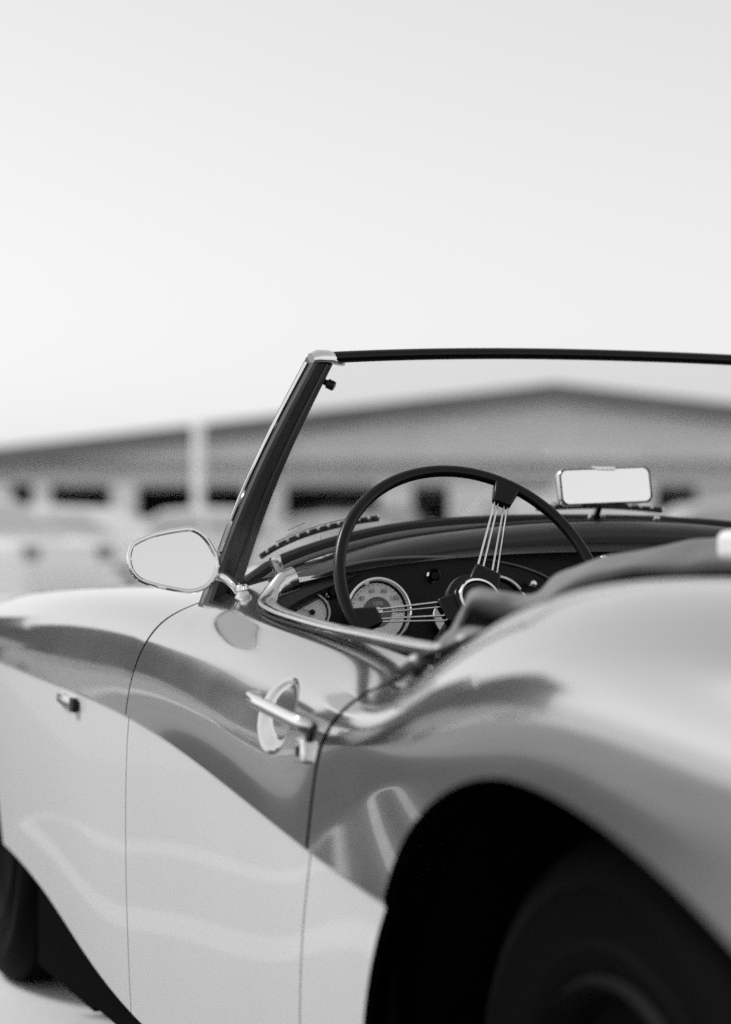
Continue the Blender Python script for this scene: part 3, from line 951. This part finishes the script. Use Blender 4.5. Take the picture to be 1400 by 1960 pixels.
# lean the head: a little back and turned in
def lean(p, k=1.0):
    q = p-mc
    return mc+np.array((q[2]*.15*k+q[1]*.06*k+q[0], q[1], q[2]))
ring = [lean(p) for p in mo]
n = len(ring)
MB().tube(ring, .0035, 10, closed=True, up=(1, 0, 0)).build('rim', CHROME, dm)
V = [p+np.array((.001, 0, 0)) for p in ring]+[lean(mc)+np.array((.001, 0, 0))]
mk('mirror_glass', V, [(k, (k+1) % n, n) for k in range(n)], MIRROR, dm, smooth=False)
V = []
for sc_, dx in ((1, .003), (.97, .012), (.85, .026), (.6, .038), (.3, .044), (.02, .046)):
    V += [lean(mc+(p-mc)*sc_)+np.array((dx, 0, 0)) for p in mo]
F = [(i*n+k, i*n+(k+1) % n, (i+1)*n+(k+1) % n, (i+1)*n+k) for i in range(5) for k in range(n)]
mk('shell', V, F, CHROME, dm)
MB().tube(smooth_path([(1.376, .655, .818), (1.372, .632, .822), (1.355, .612, .817), (1.335, .603, .806), (1.315, .6005, .796), (1.302, .600, .790)], 5), .0078, 12).build('stem', CHROME, dm)
MB().lathe([(0, .022), (.0075, .022), (.0105, .019), (.0105, .014), (.0085, .012), (.0115, .006), (.0125, .000), (.0145, -.005), (.0145, -.012)], (1.300, .600, .786), (.1, .15, 1), 20).build('mounting_boss', CHROME, dm)

rm = empty('rear_view_mirror', (0, 0, 0), parent=CAR)
rc = np.array((1.385, -.001, .953))
def rrect(w, h, r_, n=7):
    P = []
    for cx, cy, a0 in ((w-r_, h-r_, 0), (-w+r_, h-r_, 90), (-w+r_, -h+r_, 180), (w-r_, -h+r_, 270)):
        for k in range(n):
            a = R(a0+90*k/(n-1)); P.append((cx+r_*math.cos(a), cy+r_*math.sin(a)))
    return P
rp = rrect(.079, .0275, .011)
e1 = np.array((.06, -1., .045)); e1 /= np.linalg.norm(e1)
e2 = np.array((.12, 0, 1.)); e2 -= e1*np.dot(e1, e2); e2 /= np.linalg.norm(e2)
e3 = np.cross(e1, e2)
if e3[0] > 0: e3 = -e3
def rmp(a, b, h): return rc+e1*a+e2*b+e3*h
n = len(rp)
V = []
for sc_, h in ((1.0, .004), (1.03, .0), (1.0, -.010), (.85, -.015), (.02, -.016)): V += [rmp(a*sc_, b*sc_, h) for a, b in rp]
mk('housing', V, [(i*n+k, i*n+(k+1) % n, (i+1)*n+(k+1) % n, (i+1)*n+k) for i in range(4) for k in range(n)], DULLCHROME, rm, sharp=R(60))
mk('mirror_glass', [rmp(a*.965, b*.93, .0042) for a, b in rp]+[rmp(0, 0, .0042)], [(k, (k+1) % n, n) for k in range(n)], MIRROR, rm, smooth=False)
MB().box(rmp(0, .0275, 0), (.012, .036, .006)).build('top_clip', DULLCHROME, rm, bevel=.001)
MB().box(rmp(-.006, -.029, 0), (.012, .076, .004)).build('lower_clip', BLACKPL, rm, bevel=.001)
MB().tube([(1.395, .002, .925), (1.405, .004, .905), (1.412, .005, .895)], [.004, .0045, .006], 10).build('stalk', BLACKPL, rm)

# ------------------------------------------------------------------ folded hood cover
cov = empty('hood_cover', (0, 0, 0), parent=CAR)
C0 = [(.50,.655,.738),(.52,.610,.763),(.53,.590,.789),(.54,.572,.810),(.54,.548,.810),(.53,.529,.806),(.52,.505,.809),(.51,.485,.828),(.50,.450,.842),(.50,.409,.852),(.50,.345,.862),(.50,.300,.868)]
C1 = [(.49,.660,.736),(.50,.616,.760),(.50,.600,.785),(.48,.597,.806),(.46,.582,.802),(.45,.564,.795),(.44,.541,.799),(.43,.518,.815),(.42,.485,.828),(.42,.446,.835),(.42,.388,.838),(.42,.344,.840)]
C2 = [(.51,.655,.733),(.53,.613,.760),(.53,.600,.772),(.53,.586,.781),(.53,.559,.778),(.53,.532,.779),(.53,.501,.786),(.52,.475,.803),(.50,.440,.816),(.48,.400,.822),(.46,.340,.824),(.44,.29,.826)]
C3 = [(.50,.672,.728),(.50,.645,.744),(.47,.630,.754),(.44,.616,.765),(.42,.602,.775),(.40,.584,.788),(.38,.567,.799),(.36,.548,.810),(.34,.522,.818),(.30,.490,.822),(.26,.42,.825),(.22,.36,.828)]
tail = [(.50,.20,.873), (.50,.10,.872), (.50,0,.874)]
C0 += tail
C1 += [(.42,.22,.845), (.42,.11,.846), (.42,0,.846)]
C2 += [(.42,.20,.828), (.42,.10,.83), (.42,0,.832)]
C3 += [(.18,.22,.830), (.16,.11,.832), (.16,0,.834)]
def full(cu):
    a = smooth_path(cu, 8)
    return a+[np.array((p[0], -p[1], p[2])) for p in a[::-1][1:]]
cs = [full(c_) for c_ in (C0, C1, C2, C3)]
def loft(curves, k):
    out_ = []
    m_ = len(curves[0])
    cols = [smooth_path([c_[i] for c_ in curves], k) for i in range(m_)]
    return cols
# roll: front underside lip + lit top, then the tuck, then the skirt on the body
lip = [p+np.array((.018, 0, -.020)) for p in cs[0]]
mid01 = [(a+b)/2+np.array((0, 0, .004)) for a, b in zip(cs[0], cs[1])]
nrng = np.random.RandomState(4)
cols = loft([lip, cs[0], mid01, cs[1], cs[2], cs[3]], 6)
nr, nc = len(cols), len(cols[0])
V = []
for i in range(nr):
    for j in range(nc):
        p = cols[i][j]
        wv = .0009*math.sin(i*.45+j*.35)+.0006*math.sin(i*.23-j*.8)
        V.append(p+np.array((0, 0, wv)))
o = mk('cover_cloth', V, grid_faces(nr, nc, True), CLOTH, cov)
sm = o.modifiers.new('thick', 'SOLIDIFY'); sm.thickness = .003; sm.offset = -1
for k in (1, 2, 3):
    p = cs[3][k*8-3]
    MB().lathe([(0, .005), (.005, .004), (.0065, .0), (.0065, -.004)], p+np.array((-.006, .004, .004)), (-.3, .5, .8), 14).build('snap_fastener', CHROME, cov)
# black strip along the cover's edge onto the body
MB().tube([p+np.array((-.004, .002, .001)) for p in cs[3][:70]], .0045, 8, rx=.012).build('edge_strip', RUBBER, cov)
# pale padded end of the hood frame on top of the cover
o = MB().box((.32, .357, .862), (.07, .050, .032)).build('hood_frame_pad', WHITE, cov, bevel=.010, seg=4)

# ------------------------------------------------------------------ cockpit tub and seats
MB().box((.98, .0, .20), (.66, 1.1, .02)).box((.42, 0, .48), (.03, 1.14, .56)).build('cockpit_trim', VOID, CAR, smooth=False)
for s in (1, -1):
    MB().box((.95, s*.575, .45), (.80, .02, .52)).build('door_card', DASH, CAR, smooth=False)
    st = empty('seat', (0, 0, 0), parent=CAR)
    y = s*.31
    MB().box((.83, y, .32), (.44, .42, .14), taper=.94).build('cushion', SEATM, st, bevel=.04, seg=4)
    V = []
    MB().tube([(.60, y, .34), (.575, y, .50), (.545, y, .66), (.535, y, .70)], [.05, .055, .05, .03], 20, rx=[.20, .21, .19, .15], up=(1, 0, 0)).build('backrest', SEATM, st)

# ------------------------------------------------------------------ wheels
def wheel(x, s, yc, rad):
    w = empty('wheel', (x, s*yc, rad), parent=CAR)
    hw_ = .075
    prof = [(rad*.60, hw_-.010), (rad*.66, hw_-.002), (rad*.70, hw_), (rad*.71, hw_-.003), (rad*.84, hw_+.003), (rad*.86, hw_+.005), (rad*.88, hw_+.003), (rad*.95, hw_-.008), (rad*.985, hw_-.022), (rad, hw_-.034)]
    for q in (.030, .010, -.010, -.030):
        prof += [(rad, q+.006), (rad*.975, q+.004), (rad*.975, q-.004), (rad, q-.006)]
    prof += [(rad*.985, -hw_+.02), (rad*.9, -hw_), (rad*.60, -hw_+.01)]
    MB().lathe(prof, (0, 0, 0), (0, s, 0), 72).build('tyre', OLDTYRE, w)
    MB().lathe([(rad*.62, hw_-.006), (rad*.60, hw_+.001), (rad*.57, hw_-.012), (rad*.55, hw_-.035), (rad*.40, hw_-.055), (rad*.2, hw_-.03), (.0001, hw_-.03)], (0, 0, 0), (0, s, 0), 48).build('rim', DARKRIM, w)
    MB().lathe([(.055, hw_-.035), (.055, hw_+.0), (.045, hw_+.02), (.02, hw_+.03), (.0001, hw_+.03)], (0, 0, 0), (0, s, 0), 32).build('hub_nut', DARKRIM, w)
for s in (1, -1):
    wheel(-.02, s, .612, .312)
    wheel(FX, s, .600, .318)
